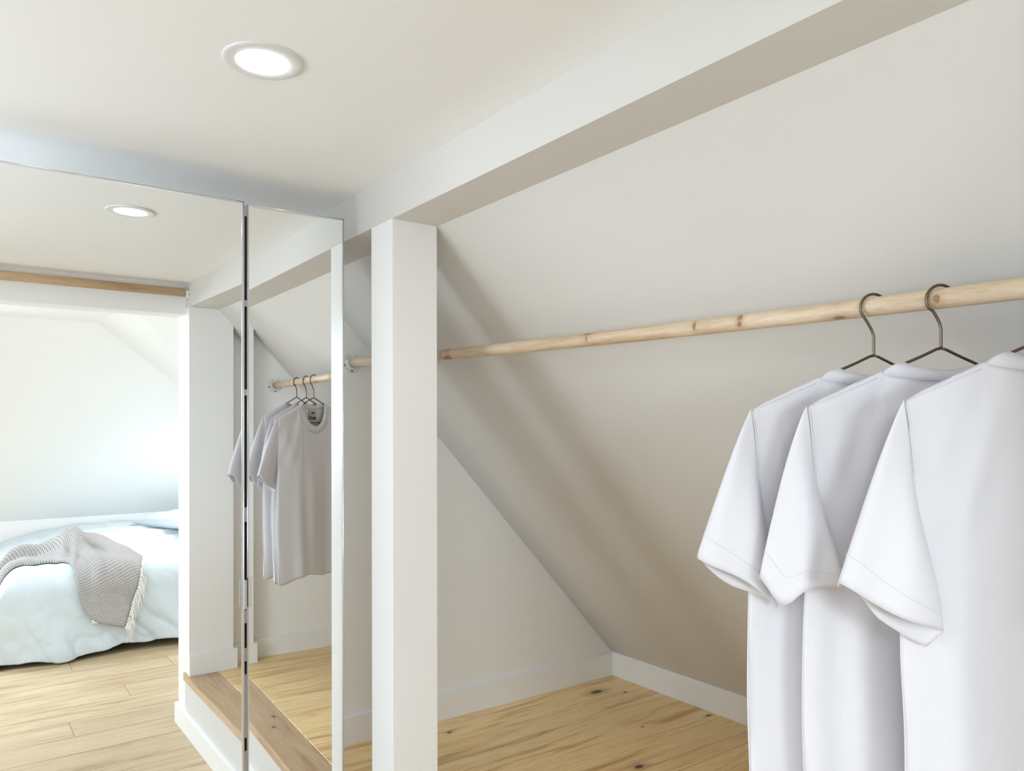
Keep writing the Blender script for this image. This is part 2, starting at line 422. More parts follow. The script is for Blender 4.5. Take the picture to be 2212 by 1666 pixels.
# ---------------------------------------------------------------- floors: every plank its own piece
def plank_mesh(lx, ly, th=0.014, gap=0.0012):
    bm = bmesh.new()
    x, y = lx/2 - gap, ly/2 - gap; c = 0.0018
    lo = [bm.verts.new(p) for p in ((-x,-y,-th),(x,-y,-th),(x,y,-th),(-x,y,-th))]
    md = [bm.verts.new(p) for p in ((-x,-y,-c),(x,-y,-c),(x,y,-c),(-x,y,-c))]
    hi = [bm.verts.new(p) for p in ((-x+c,-y+c,0),(x-c,-y+c,0),(x-c,y-c,0),(-x+c,y-c,0))]
    bm.faces.new(lo[::-1]); bm.faces.new(hi)
    for a, b in ((lo, md), (md, hi)):
        for i in range(4): bm.faces.new((a[i], a[(i+1)%4], b[(i+1)%4], b[i]))
    me = bpy.data.meshes.new('plank'); bm.to_mesh(me); bm.free(); return me
_pm = {}
def plank(x0, x1, y0, y1, z, mat, parent):
    key = (round((x1-x0)*S, 3), round((y1-y0)*S, 3), mat.name)
    if key not in _pm: _pm[key] = plank_mesh(key[0], key[1], gap=0.0018 if mat is M['oak_closet'] else 0.0010)
    o = link('plank', _pm[key], mat)
    o.location = P((x0+x1)/2, (y0+y1)/2, z); o.location.z += rnd.uniform(-0.0003, 0.0002)
    o.parent = parent; return o
W_ = 0.34
fl = struct(ubox('floor', (-2.7, MY2 - 11.0, FL - 0.06), (3.8, YE, FL - 0.0225), M['bedwood']), 'pale oak plank floor of corridor and bedroom')
y = 3.795 + W_; rowi = 0
while y > MY2 - 11.0:
    ya, yb = max(y - W_, MY2 - 11.0), min(y, YE)
    inside = yb <= -0.13
    xa, xb = -2.6, (3.7 if inside or ya < -0.13 else XP)
    if not inside and ya < -0.13:            # row under the end wall: stop at the riser
        xb = XP
    cuts = [xa]; x = xa + (0.55 + 2.1 * ((rowi * 0.618) % 1))
    while x < xb - 0.5: cuts.append(x); x += 2.75
    cuts.append(xb)
    for a, b in zip(cuts, cuts[1:]): plank(a, b, ya, yb, FL, M['oak'], fl)
    if not inside and ya < -0.13: plank(XP, 3.7, ya, -0.1304, FL, M['oak'], fl)
    y -= W_; rowi += 1
fc = struct(ubox('floor_closet', (XP + .2, YN, HF - 0.0234), (3.99, YE, HF - 0.0216), M['bedwood']), 'knotty oak plank floor of the raised closet')
y = 3.795 + W_; rowi = 0
while y > YN:
    ya, yb = max(y - W_, YN), min(y, YE)
    cuts = [1.642, 3.985]
    if rowi in (6, 9): cuts = [1.642, 2.5 + 0.1 * rowi / 6, 3.985]
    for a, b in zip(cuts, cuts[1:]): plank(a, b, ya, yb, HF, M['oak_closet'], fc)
    y -= W_; rowi += 1
# step nosing
struct(ubox('trim_1', (1.4324, 0.078, HF - 0.055), (1.6405, YE, HF + 0.0015), M['tread'], bev=0.0015), 'square-edged oak step board along the closet')

# ---------------------------------------------------------------- baseboards
def base(name, a, b, label): return struct(ubox(name, a, b, M['trim'], bev=0.0018), label)
bh = 0.165; bt = 0.024
base('baseboard_end', (1.47, YE - bt, HF), (3.957, YE, HF + bh), 'white baseboard of the closet end wall')
bm = bmesh.new()
pr = [(3.957, HF), (4.02, HF), (4.02, HF + bh + .02), (3.972, HF + bh + .012), (3.957, HF + bh - .004)]
a = [bm.verts.new(P(x, YN, z)) for x, z in pr]; b = [bm.verts.new(P(x, YE, z)) for x, z in pr]
bm.faces.new(a); bm.faces.new(b[::-1])
for i in range(5): bm.faces.new((a[i], a[(i+1)%5], b[(i+1)%5], b[i]))
struct(from_bm('baseboard_slope', bm, M['trim']), 'white baseboard under the sloping wall')
base('baseboard_near', (XS + bt, YN, HF), (3.957, YN + bt, HF + 0.150), 'white baseboard of the closet near wall')
base('baseboard_stub', (XP - 0.002, YS, HF), (XS + bt, YS + bt, HF + 0.150), 'white baseboard in front of the stub wall')
base('baseboard_return', (XS, YN, HF), (XS + bt, YS, HF + 0.150), 'white baseboard on the side of the stub wall')
base('baseboard_riser', (XP - bt, -0.1304 - bt, FL), (XP, YE, FL + 0.152), 'white baseboard below the closet step')
base('baseboard_corner', (XP, -0.1304 - bt, FL), (3.7, -0.1304, FL + 0.152), 'white baseboard on the bedroom side of the closet wall')

# ---------------------------------------------------------------- wardrobe with mirrored doors
YM = 3.0604
war = thing('wardrobe', P(0.54, 3.4, FL), 'tall wardrobe with two mirrored doors in thin aluminium frames', 'wardrobe')
ZT, ZBT = 0.8742, -2.20
def wpart(o): return hang(o, war)
XL, XR = -0.28, 1.352
bm = bmesh.new(); t = 0.035; ZCT = 0.60      # unseen body shaped low and shallow so fill light gets past it
for a, b in (((XL, 3.15, FL + 0.005), (XL + t, 3.60, ZCT)), ((XR - t, 3.15, FL + 0.005), (XR, 3.60, ZCT)), ((XL + t, 3.15, ZCT - t), (XR - t, 3.60, ZCT)),
             ((XL + t, 3.15, ZBT), (XR - t, 3.60, ZBT + t)), ((XL + t, 3.57, ZBT + t), (XR - t, 3.60, ZCT - t))):
    add_box(bm, P(*a), P(*b))
wpart(from_bm('carcass', bm, M['carcass']))
def door(x0, x1, yl, yr, zt, lab):
    """a mirrored door from (x0,yl) to (x1,yr): aluminium profile round a mirror"""
    a, b = P(x0, yl, ZBT), P(x1, yr, ZBT)
    L = (b - a).length; ang = math.atan2((b-a).y, (b-a).x); H = (zt - ZBT) * S
    fw, d, lip = 0.0062, 0.021, 0.0016
    bm = bmesh.new()
    for p, q in (((0, 0, 0), (fw, d, H)), ((L - fw, 0, 0), (L, d, H)), ((fw, 0, 0), (L - fw, d, fw)), ((fw, 0, H - fw), (L - fw, d, H))):
        add_box(bm, p, q)
    bm2 = bmesh.new()
    fr = from_bm('door', bm, M['alu']); fr['label'] = lab
    # rounded outer bead
    bm2 = bmesh.new(); r = 0.0016
    for p, q in (((fw*.32, 0, 0), (fw*.32, 0, H)), ((L - fw*.32, 0, 0), (L - fw*.32, 0, H))): add_tube(bm2, [p, q], r, 8)
    add_tube(bm2, [(0, 0, H - fw*.32), (L, 0, H - fw*.32)], r, 8)
    bead = from_bm('edge_bead', bm2, M['alu'], fr, True)
    bm3 = bmesh.new(); add_box(bm3, (fw, lip, fw), (L - fw, lip + 0.004, H - fw))
    mg = from_bm('mirror_glass', bm3, M['mirror'], fr)
    bm4 = bmesh.new(); add_box(bm4, (fw, lip + 0.004, fw), (L - fw, d - 0.001, H - fw))
    bk = from_bm('back_panel', bm4, M['carcass'], fr)
    fr.location = a; fr.rotation_euler = (0, 0, ang)
    wpart(fr)
    fr.matrix_parent_inverse = war.matrix_basis.inverted()
    return fr, L, H
zh0, zh1 = -0.742, -0.622
ld, L1, H1 = door(-0.27, 0.9526, YM, YM, ZT, 'wide left mirrored door')  # unseen left end lengthened to block the end fill lamp
e = R(-1.63); X0 = 0.9765; W2 = 0.411
rd, L2, H2 = door(X0, X0 + W2*math.cos(e), 3.1056, 3.1056 + W2*math.sin(e), ZT + 0.006, 'narrow right mirrored door standing slightly askew')
def handle(parent, xa, xb, z0, z1, out):
    bm = bmesh.new()
    add_box(bm, (xa, -out, z0), (xb, -out + 0.003, z1))
    add_box(bm, (xb - 0.002 if xa > 0.2 else xa, -out + 0.003, z0), ((xb - 0.002 if xa > 0.2 else xa) + 0.002, 0.004, z1))
    bevel(bm, 0.0006, 2)
    o = from_bm('handle', bm, M['alu'], parent); o['label'] = 'short aluminium edge pull'
zz = lambda z: (z - ZBT) * S
handle(ld, L1 - 0.0065, L1 + 0.0005, zz(-0.726), zz(-0.614), 0.017)
handle(rd, 0.0005, 0.0085, zz(-0.733), zz(-0.615), 0.011)
# black strip put in for the dark inside the gap and the grey fittings that interrupt it
bm = bmesh.new(); add_box(bm, P(0.935, 3.118, ZBT), P(1.0, 3.128, ZT - .03))
wpart(from_bm('gap_shade_strip', bm, M['black']))
def yz(py): return -(py - 914.9) / 1661.6 * 3.085
for pa, pb in ((649, 663), (841, 855), (1096, 1127), (1317, 1346), (1399, 1428), (1456, 1593), (1621, 1760)):
    bm = bmesh.new(); add_box(bm, P(0.945, 3.108, yz(pb)), P(0.995, 3.1178, yz(pa))); bevel(bm, 0.0008, 1)
    wpart(from_bm('hinge_clip', bm, M['alu_dark']))
bm = bmesh.new(); add_box(bm, P(0.945, 3.108, ZT - .045), P(0.995, 3.1178, ZT - .002)); bevel(bm, 0.0008, 1)
wpart(from_bm('hinge_clip', bm, M['alu_dark']))

# ---------------------------------------------------------------- recessed ceiling light
LX, LY = 0.712, 2.125
dl = thing('ceiling_light', P(LX, LY, zc(LY)), 'round white recessed ceiling light, lit', 'ceiling light')
dl.rotation_euler = (R(-1.1) , R(0.9), 0)
bm = bmesh.new(); ro, ri = 0.107*S, 0.0725*S
add_lathe(bm, [(ri, 0.004), (ri, -0.0036), (ri + 0.0008, -0.0042), (ro - 0.0035, -0.0042), (ro - 0.0008, -0.0034), (ro, -0.0018), (ro, 0.001), (ri, 0.004)], 72)
from_bm('trim_ring', bm, M['plastic'], dl, True)
bm = bmesh.new(); add_lathe(bm, [(0, -0.0034), (ri - .0004, -0.0034), (ri - .0004, 0.002), (0, 0.002)], 64)
from_bm('lens', bm, M['lens'], dl)

# ---------------------------------------------------------------- wooden rods with their sockets
def rod_mat(name, grain, knots, stretch=9):
    return wood(name, grain, srgb(222, 204, 180), srgb(213, 192, 165), srgb(194, 168, 138), knots=knots, rough=0.5, stretch=stretch, knotcol=srgb(128, 88, 64), knothalo=srgb(176, 138, 108), core=0.75, tint=0.02, bumps=0.3)
RA, RB_ = (1.90, YE - 0.03, 0.351), (1.965, YN + 0.03, 0.3065)
def rod_at(y):
    t = (y - RA[1]) / (RB_[1] - RA[1]); return Vector((RA[0] + (RB_[0] - RA[0]) * t, y, RA[2] + (RB_[2] - RA[2]) * t - 0.018 * 4 * t * (1 - t)))
RR = 0.0249
kn = []
for y_, dz, ra, rb in ((1.62, 0.15, .005, .010), (1.45, 0.55, .007, .008), (1.45, -0.30, .006, .006), (0.885, -0.15, .007, .007), (3.13, 0.1, .003, .010), (3.08, -0.8, .03, .008), (2.12, 0.1, .003, .008), (2.12, .85, .016, .005), (1.14, -.85, .016, .005), (3.75, 0, .004, .012), (.55, 0.1, .004, .014)):
    q = rod_at(y_) + Vector((-RR * math.sqrt(max(0.05, 1 - dz*dz)), 0, RR * dz)); p = P(*q); kn.append((p.x, p.y, p.z, ra, rb))
M['dowel'] = rod_mat('pine_dowel_wood', 1, kn)
def socket(root, at, axis, label=None):
    """open U-shaped socket: plate with screws, hub collar; built round local Z then turned along axis"""
    q = Vector(axis).to_track_quat('Z', 'Y')
    def place(o): o.location = at; o.rotation_mode = 'QUATERNION'; o.rotation_quaternion = q; hang(o, root); return o
    ro, rm, ri = 0.060 * S, 0.037 * S, (RR + 0.004) * S
    # local Y is up: arc from 40 deg past the top on each side, open upward
    def arc(r0, r1, z0, z1, half):
        bm = bmesh.new(); n = 40; secs = []
        for i in range(n + 1):
            t = PI/2 + half + (2*PI - 2*half) * i / n
            c, s_ = math.cos(t), math.sin(t)
            secs.append([bm.verts.new((r*c, r*s_, z)) for r, z in ((r0, z0), (r1, z0), (r1, z1), (r0, z1))])
        for a, b in zip(secs, secs[1:]):
            for k in range(4): bm.faces.new((a[k], a[(k+1)%4], b[(k+1)%4], b[k]))
        bm.faces.new(secs[0][::-1]); bm.faces.new(secs[-1])
        for sct in (secs[0], secs[-1]):
            pass
        return bm
    pl = place(from_bm('plate', arc(ri, ro, 0, 0.0035, R(38)), M['plastic']))
    # rounded horns
    for sg in (1, -1):
        bm = bmesh.new(); rc = (ro - ri) / 2
        add_lathe(bm, [(0, 0.0003), (rc * .99, 0.0003), (rc * .99, 0.0032), (0, 0.0032)], 20)
        tt = PI/2 + sg * R(38); rr = (ro + ri) / 2
        bmesh.ops.translate(bm, verts=bm.verts, vec=(rr*math.cos(tt), rr*math.sin(tt), 0))
        place(from_bm('plate_horn', bm, M['plastic']))
    place(from_bm('hub', arc(ri, rm, 0.0035, 0.017, R(70)), M['plastic']))
    for tdeg in (198, 270, 342):
        bm = bmesh.new(); add_lathe(bm, [(0, 0.0036), (0.0042, 0.0036), (0.0036, 0.0052), (0.0014, 0.0056), (0.001, 0.0046), (0, 0.0046)], 14)
        bmesh.ops.translate(bm, verts=bm.verts, vec=(0.049*S*math.cos(R(tdeg)), 0.049*S*math.sin(R(tdeg)), 0))
        place(from_bm('screw', bm, M['screw']))
def rod(name, a, b, mat, label, path=None, rad=RR):
    t = thing(name, a, label, 'closet rod')
    bm = bmesh.new(); n = 40
    add_tube(bm, path or [a, b], rad * S, 24)
    hang(from_bm('dowel', bm, mat, None, True), t)
    return t
r1 = rod('closet_rod', P(*RA), P(*RB_), M['dowel'], 'long round pine rod in the closet carrying the white shirts', [P(*rod_at(RA[1] + (RB_[1] - RA[1]) * k / 40)) for k in range(41)])
s1 = thing('rod_socket', P(1.90, YE, 0.351), 'white screwed rod socket on the closet end wall beside the post', 'socket', None)
socket(s1, P(1.90, YE, 0.351), (0, -1, 0))
s2 = thing('rod_socket', P(RB_[0], YN, RB_[2]), 'white rod socket on the closet near wall, seen in the narrow mirror', 'socket', None)
socket(s2, P(RB_[0], YN, RB_[2]), (0, 1, 0))
M['dowel2'] = wood('oak_dowel_wood', 0, srgb(226, 200, 166), srgb(214, 184, 148), srgb(190, 156, 120), rough=0.5, tint=0.02)
HY, HZ = 0.172, 0.957
r2 = rod('corridor_rod', P(XP - 0.03, HY, HZ), P(-2.57, HY, HZ), M['dowel2'], 'oak rod across the corridor below the ceiling, seen in the wide mirror', None, 0.031)
s3 = thing('rod_socket', P(XP, HY, HZ), 'white rod socket on the beam at the end of the corridor rod', 'socket', None)
socket(s3, P(XP, HY, HZ), (-1, 0, 0))

# ---------------------------------------------------------------- coat hangers and T-shirts
def frame_of(y, zstem, th):
    o = P(rod_at(y).x, y, zstem)
    ux = Vector((math.cos(th), -math.sin(th), 0)); nx = Vector((-math.sin(th), -math.cos(th), 0))
    return o, ux, nx
def loc(fr, u, n, v):
    o, ux, nx = fr; return o + (ux * u + nx * n + Vector((0, 0, v))) * S
SH = 1.03
def sloc(fr, u, n, v): return loc(fr, u * SH, n * SH, v * SH)
def sm(x): x = max(0, min(1, x)); return x*x*(3 - 2*x)
def make_hanger(i, y, zstem, th):
    fr = frame_of(y, zstem, th); zr = rod_at(y).z - zstem
    t = thing('coat_hanger', loc(fr, 0, 0, 0), ('bronze wire hanger, the one deepest in the closet', 'bronze wire hanger between the other two on the rod', 'bronze wire hanger nearest the viewer, hook cut by the picture edge')[i], 'hanger', 'wire hangers on the closet rod')
    r = 0.0036; cz = zr + 0.0; hr = RR + r + 0.0085
    pts = [(0, 0), (0, 0.025), (-0.0005, 0.048), (-0.006, 0.066), (-0.020, 0.089), (-0.030, zr - 0.024)]
    ctr = (0.0, zr - 0.004)
    arc = [(ctr[0] + hr * math.cos(R(a)), ctr[1] + hr * math.sin(R(a))) for a in range(192, 20, -12)]
    path = catmull([Vector((p[0], 0, p[1])) for p in pts + arc], 5)
    bm = bmesh.new(); add_tube(bm, [loc(fr, p.x, 0, p.z) for p in path], r * S, 10)
    hang(from_bm('hook', bm, M['wire'], None, True), t)
    fp = [(0.0, 0.0), (-0.012, -0.003)] + [(-u, -0.41*u - 0.024*sm((u - 0.085) / 0.08)) for u in (0.05, 0.09, 0.12, 0.16, 0.2, 0.26, 0.29)] + [(-0.303, -0.155), (-0.297, -0.168), (-0.28, -0.172), (-0.1, -0.172)]
    path = fp + [(-x, z) for x, z in fp[::-1]]
    bm = bmesh.new(); add_tube(bm, [loc(fr, x, 0, z) for x, z in path], r * S, 10)
    hang(from_bm('shoulder_bar', bm, M['wire'], None, True), t)
    return fr

UN = 0.147
def neck_back(u): return -0.081 + 0.0207 * (u / UN) ** 2
def neck_front(u): return -0.0603 - 0.178 * math.sqrt(max(0, 1 - (u / UN) ** 2))
def make_shirt(i, fr, seed, label):
    rr = random.Random(seed); ph = [rr.uniform(0, 6.28) for _ in range(10)]
    t = thing('t_shirt', loc(fr, 0, 0, -0.03), label, 't-shirt', 'white t-shirts on wire hangers')
    NU, NV = 72, 64
    HEM = (-1.185, -1.20, -1.20)[i]
    us = sorted(set([-1 + 2*k/NU for k in range(NU+1)] + [-UN/.34, UN/.34, -UN*.97/.34, UN*.97/.34, UN*.9/.34, -UN*.9/.34]))
    def side(tv):                  # half-width of the torso down the side
        if tv < 0.30: return 0.34 - 0.022 * math.sin(PI * tv / 0.30 * 0.8)
        return 0.327 + 0.012 * sm((tv - 0.30) / 0.25) - 0.012 * sm((tv - 0.55) / 0.45)
    def nback(uu, tv, s):          # distance of a sheet from the hanger plane
        edge = max(0, 1 - abs(uu) ** 3.2) ** 0.75
        depth = 0.016 + (0.038 if s > 0 else 0.027) * sm(tv * 2.6) + 0.006 * sm((tv - .4) * 2)
        base = (1 - math.exp(-tv * 24)) * edge * depth
        u0 = abs(uu) * 0.34
        base += 0.016 * math.exp(-tv * 10) * sm((UN + 0.03 - u0) / 0.08)
        fold = (math.sin(6.5*uu + ph[0] + 1.2*tv) + 0.8*math.sin(12*uu + ph[1] - 1.8*tv) + 0.3*math.sin(21*uu + ph[2])) * 0.0095 * sm((tv - 0.05) * 1.9) * edge
        fold += 0.0055 * math.sin((abs(uu) - 1.5 * tv) * 17 + ph[3]) * sm((abs(uu) - .25) * 2.5) * math.exp(-((tv - .17) / .13) ** 2) * edge
        drag = 0.006 * math.sin((abs(uu)*9 + tv*22) + ph[3]) * math.exp(-((abs(uu) - 0.82) / 0.18) ** 2 - ((tv - 0.22) / 0.10) ** 2)
        yoke = -0.006 * math.exp(-((tv - .055) / .03) ** 2) * sm((abs(uu) - .35) * 3) * edge
        return s * max(base + fold * (1 if s > 0 else 0.8) + drag + yoke, 0.0085 * sm(tv / 0.016) * min(1, edge * 1.6))
    bm = bmesh.new()
    for s in (1, -1):
        grid = []
        for j in range(NV + 1):
            tv = (j / NV) ** 1.25; row = []
            for uu in us:
                u0 = uu * 0.34; au = abs(u0)
                if au <= UN + 1e-6: top = (neck_back if s > 0 else neck_front)(u0)
                else: top = -0.41 * au + 0.006 - 0.004 * sm((au - 0.30) / 0.04)
                hem = HEM + 0.010 * math.sin(3*uu + ph[4]) + 0.006*math.sin(8*uu+ph[5]) - 0.03 * sm((-uu - 0.55) / 0.4) * (1 if s < 0 else 0.5)
                v = top + (hem - top) * tv
                tt = (-0.02 - v) / (-0.02 - hem)
                x = uu * side(tt) + 0.006 * math.sin(9 * tt + ph[6]) * uu * sm((tt-.25)*2)
                n = nback(uu, tv, s)
                if abs(uu) > 0.999: n = 0.010 * math.sin(7 * tt + ph[7]) * sm((tt - .3) * 2)
                row.append(bm.verts.new(sloc(fr, x, n, v)))
            grid.append(row)
        for a, b in zip(grid, grid[1:]):
            for k in range(len(us) - 1):
                bm.faces.new((a[k], a[k+1], b[k+1], b[k]))
    bmesh.ops.remove_doubles(bm, verts=bm.verts, dist=0.0006)
    def fin(o, th=0.0016):
        m = o.modifiers.new('thickness', 'SOLIDIFY'); m.thickness = th; m.offset = -1
        hang(o, t); return o
    fin(from_bm('body', bm, M['shirt'], None, True))
    # sleeves
    for sg in (-1, 1):
        bm = bmesh.new(); rings = []; NR, NP = 30, 44
        hang_in = 0.0
        for k in range(NR + 1):
            r_ = k / NR
            So, Oc, O = Vector((0.330, -0.1365)), Vector((0.380, -0.222)), Vector(((0.474, -0.492), (0.446, -0.525), (0.482, -0.520))[i])
            out = So * (1 - r_) ** 2 + Oc * 2 * r_ * (1 - r_) + O * r_ ** 2
            inn = Vector((0.304, -0.33)).lerp(Vector(((0.290, -0.606), (0.274, -0.548), (0.279, -0.614))[i]), r_)
            T = 0.005 + 0.021 * sm(r_ * 1.4); ring = []
            for q in range(NP):
                f = 2 * PI * q / NP
                m = (1 + math.cos(f)) / 2                      # 1 = outer edge, 0 = inner edge
                m = m * (1 - 0.12 * math.sin(PI * m))
                p = inn.lerp(out, m)
                sn = math.sin(f); n = T * (abs(sn) ** 0.85) * (1 if sn > 0 else -1)
                # crease of the limp sleeve: the back layer pushes out along a ridge from the shoulder, the under side folds in
                n += (0.014 * math.exp(-((m - 0.55) / 0.2) ** 2) * r_ + 0.007 * math.sin(9*m + ph[8] + 2*r_) * r_) * (1 if sn > 0 else 0.5)
                n += 0.046 * sm(r_ * 1.15) * (1 - m) ** 0.8 + 0.012 * r_
                hemw = 0.007 * math.sin(6.0*m + ph[9] + (2 if sn < 0 else 0)) * sm((r_ - .6) * 2.5)
                dv = -(0.016 * r_ ** 2) * (1 if sn < 0 else 0) * math.sin(PI * m) ** 0.7
                if i == 1 and sg < 0: dv = -0.060 * r_ ** 2.2 * math.exp(-((m - 0.80) / 0.17) ** 2) * (1 if sn > 0 else 0.6)
                if i == 2 and sn < 0: dv = -0.034 * r_ ** 2 * sm((0.80 - m) / 0.25) * sm(m / 0.12)
                ring.append(bm.verts.new(sloc(fr, sg * p.x, n + 0.004, p.y + hemw + dv)))
            rings.append(ring)
        for a, b in zip(rings, rings[1:]):
            for q in range(NP): bm.faces.new((a[q], a[(q+1)%NP], b[(q+1)%NP], b[q]))
        stitch = [v.co.copy() for v in rings[int(NR * 0.90)]]; stitch.append(stitch[0])
        fin(from_bm('sleeve', bm, M['shirt'], None, True))
        bm = bmesh.new(); add_tube(bm, stitch, 0.0008, 5, False)
        hang(from_bm('sleeve_stitching', bm, M['shirt'], None, True), t)
        # hem stitch line and armhole seam, raised threads
        bm = bmesh.new()
        rg = rings_pts = None
        path = []
        for q in range(2, 20):
            f = PI * q / 20; m = (1 + math.cos(f)) / 2
            path.append(sloc(fr, sg * (0.330 + (0.312 - 0.330) * (1 - m)) - sg*0.004*math.sin(f), 0.013 * math.sin(f) ** 0.85 + 0.0052, -0.1365 + (-0.44 + 0.1365) * (1 - m)))
        add_tube(bm, path, 0.0007, 6)
        hang(from_bm('armhole_seam', bm, M['shirt'], None, True), t)
    # ribbed collar band round the neck hole
    bm = bmesh.new(); NQ = 40; rows = []
    cu = 0.100
    for s in (1, -1):
        grid = []
        for q in range(NQ + 1):
            f = PI * q / NQ; p = math.cos(f)
            su = UN * p; sv = (neck_back if s > 0 else neck_front)(su); sn = nback(su / .34, 0.0, s) + s * 0.0015
            tu = cu * p
            tvv = (-0.052 + 0.020 * p * p) if s > 0 else (-0.032 - 0.158 * math.sin(f))
            tn = s * (0.013 if s > 0 else 0.019) * math.sin(f) ** 0.7
            if q in (0, NQ): tn = 0
            mid = (Vector((su, sn, sv)) + Vector((tu, tn, tvv))) / 2 + Vector((0, s * 0.004 * math.sin(f), 0.003))
            grid.append([bm.verts.new(sloc(fr, *c)) for c in ((su, sn, sv), tuple(mid), (tu, tn, tvv))])
        for a, b in zip(grid, grid[1:]):
            for k in range(2): bm.faces.new((a[k], a[k+1], b[k+1], b[k]))
    bmesh.ops.remove_doubles(bm, verts=bm.verts, dist=0.0005)
    fin(from_bm('collar', bm, M['rib'], None, True), 0.0030)
    bm = bmesh.new()
    add_tube(bm, [sloc(fr, UN * p, nback(UN * p / .34, 0.0, 1) + 0.0022, neck_back(UN * p) - 0.004) for p in [-0.98 + 1.96 * q / 30 for q in range(31)]], 0.0006, 6)
    hang(from_bm('collar_stitching', bm, M['shirt'], None, True), t)
    for sg in (-1, 1):
        bm = bmesh.new()
        add_tube(bm, [sloc(fr, sg * (0.16 + 0.155 * q / 12), 0.0058 + 0.0012*math.sin(PI*q/12), -0.41 * (0.16 + 0.155 * q / 12) - 0.006) for q in range(13)], 0.0007, 6)
        hang(from_bm('shoulder_seam', bm, M['shirt'], None, True), t)
    # woven neck tag on the inside of the back
    def quadstrip(name, u0, u1, v0, v1, n, mat):
        bm = bmesh.new(); cols = []
        for q in range(7):
            u = u0 + (u1 - u0) * q / 6
            cols.append([bm.verts.new(sloc(fr, u, nb, v)) for v in (v0, v1) for nb in (n, n - 0.0012)])
        for a, b in zip(cols, cols[1:]):
            for k1, k2 in ((0, 1), (1, 3), (3, 2), (2, 0)): bm.faces.new((a[k1], a[k2], b[k2], b[k1]))
        bm.faces.new(cols[0]); bm.faces.new(cols[-1])
        return hang(from_bm(name, bm, mat), t)
    tagm = plain('grey_neck_tag_%d' % i, srgb(176, 176, 182), 0.8)
    nt = quadstrip('neck_tag', -0.034, 0.034, -0.150, -0.085, 0.0105, tagm)
    ink = M['black']
    bm = bmesh.new(); ring = []
    c = [bm.verts.new(sloc(fr, 0.016*math.cos(2*PI*k/20), 0.0087, -0.103 + 0.0058*math.sin(2*PI*k/20))) for k in range(20)]
    bm.faces.new(c)
    hang(from_bm('tag_emblem', bm, ink), t)
    cu_ = bpy.data.curves.new('tag_lettering', 'FONT'); cu_.body = 'Shak'; cu_.size = 0.033 * S; cu_.align_x = 'CENTER'; cu_.extrude = 0.0001; cu_.offset = 0.0006
    to = bpy.data.objects.new('tmp', cu_); C.objects.link(to)
    dg = bpy.context.evaluated_depsgraph_get(); me = bpy.data.meshes.new_from_object(to.evaluated_get(dg))
    bpy.data.objects.remove(to)
    for v in me.vertices:
        v.co = sloc(fr, v.co.x / S, 0.0087 + v.co.z / S, -0.144 + v.co.y / S)   # reads the right way round in the mirror, as in the photograph
    me.materials.clear()
    hang(link('tag_lettering', me, ink), t)
    return t
SPEC = ((1.0517, 0.177, R(28.5)), (0.885, 0.1832, R(32)), (0.657, 0.192, R(31.5)))
LAB = ('white cotton t-shirt, the farthest back on the rod, facing the mirror',
       'white cotton t-shirt hanging between two others on the rod',
       'white cotton t-shirt nearest the viewer, at the right picture edge')
for i, (y, z, th) in enumerate(SPEC):
    fr = make_hanger(i, y, z, th)
    make_shirt(i, fr, 11 + i * 5, LAB[i])

# ---------------------------------------------------------------- bed (seen in the mirror)
BX0, BY0, TOPZ = 0.40, 8.50, -1.40
RB = 0.26; LB = RB * PI / 2
def edge(a):
    if a >= LB: return RB + (a - LB), 0.0
    if a >= 0:
        f = a / LB * PI / 2; return RB * (1 - math.cos(f)), RB * (1 - math.sin(f))
    return 0.10 * a, RB - a
def duvet_pt(a, b, wr=1.0):
    x, da = edge(a); y, db = edge(b)
    drop = (da ** 4 + db ** 4) ** 0.25
    X, Yv = BX0 + x, BY0 + y
    crown = 0.15 * sm((b - LB * .5) / 1.1) * sm((a - LB * .5) / 0.9)
    z = TOPZ + crown - drop
    p = Vector((X * 1.6 + 3, Yv * 1.6, z * 1.6))
    n1 = noise.noise(p) * 0.05 + noise.noise(Vector((X*5 + z*4, Yv*3, z*2.5 - 2*X))) * 0.040 + abs(noise.noise(Vector((X*7 - z*9, Yv*5, z*5 + 3*X)))) * -0.012
    hangf = sm(db / 0.8)
    # soft vertical folds and diagonal drags in the hanging side
    fold = hangf * (0.035 * math.sin(X * 5.5 + 1.0 + 2.0 * z) + 0.022 * math.sin(X * 12 + 4 * z) * sm((db - .3) / .5))
    top_wr = (1 - hangf) * 0.012 * math.sin(Yv * 15 + X * 3 + 2 * noise.noise(p))
    q1 = Vector((X * 4.2 + 3.0 * z, Yv * 2.4, z * 1.5 - 1.2 * X))
    cr = 0.0
    for fq, am in ((0.8, 0.026), (1.6, 0.010), (2.6, 0.003)):
        cr -= am * (1 - min(1, abs(noise.noise(q1 * fq + Vector((7.1, 3.3, 1.9)) * fq)) * 3.2)) ** 2
    d = (n1 * 0.6 + top_wr + cr * (0.45 + 0.55 * hangf)) * wr
    Yv -= fold * wr + d * hangf
    z += d * (1 - hangf) * 0.8
    return X, Yv, max(z, FL + 0.015)
bed = thing('bed', B(1.8, 9.6, FL), 'low bed against the sloping bedroom wall under a pale blue duvet', 'bed')
hang(from_bm('mattress', (lambda bm: (add_box(bm, B(0.62, 10.85, -1.80), B(3.55, 8.82, -1.46)), bevel(bm, 0.05, 4), bm)[-1])(bmesh.new()), M['mattress'], None, True), bed)
hang(from_bm('bed_base', (lambda bm: (add_box(bm, B(0.66, 10.82, -2.08), B(3.55, 8.88, -1.80)), bevel(bm, 0.006, 2), bm)[-1])(bmesh.new()), M['bedwood']), bed)
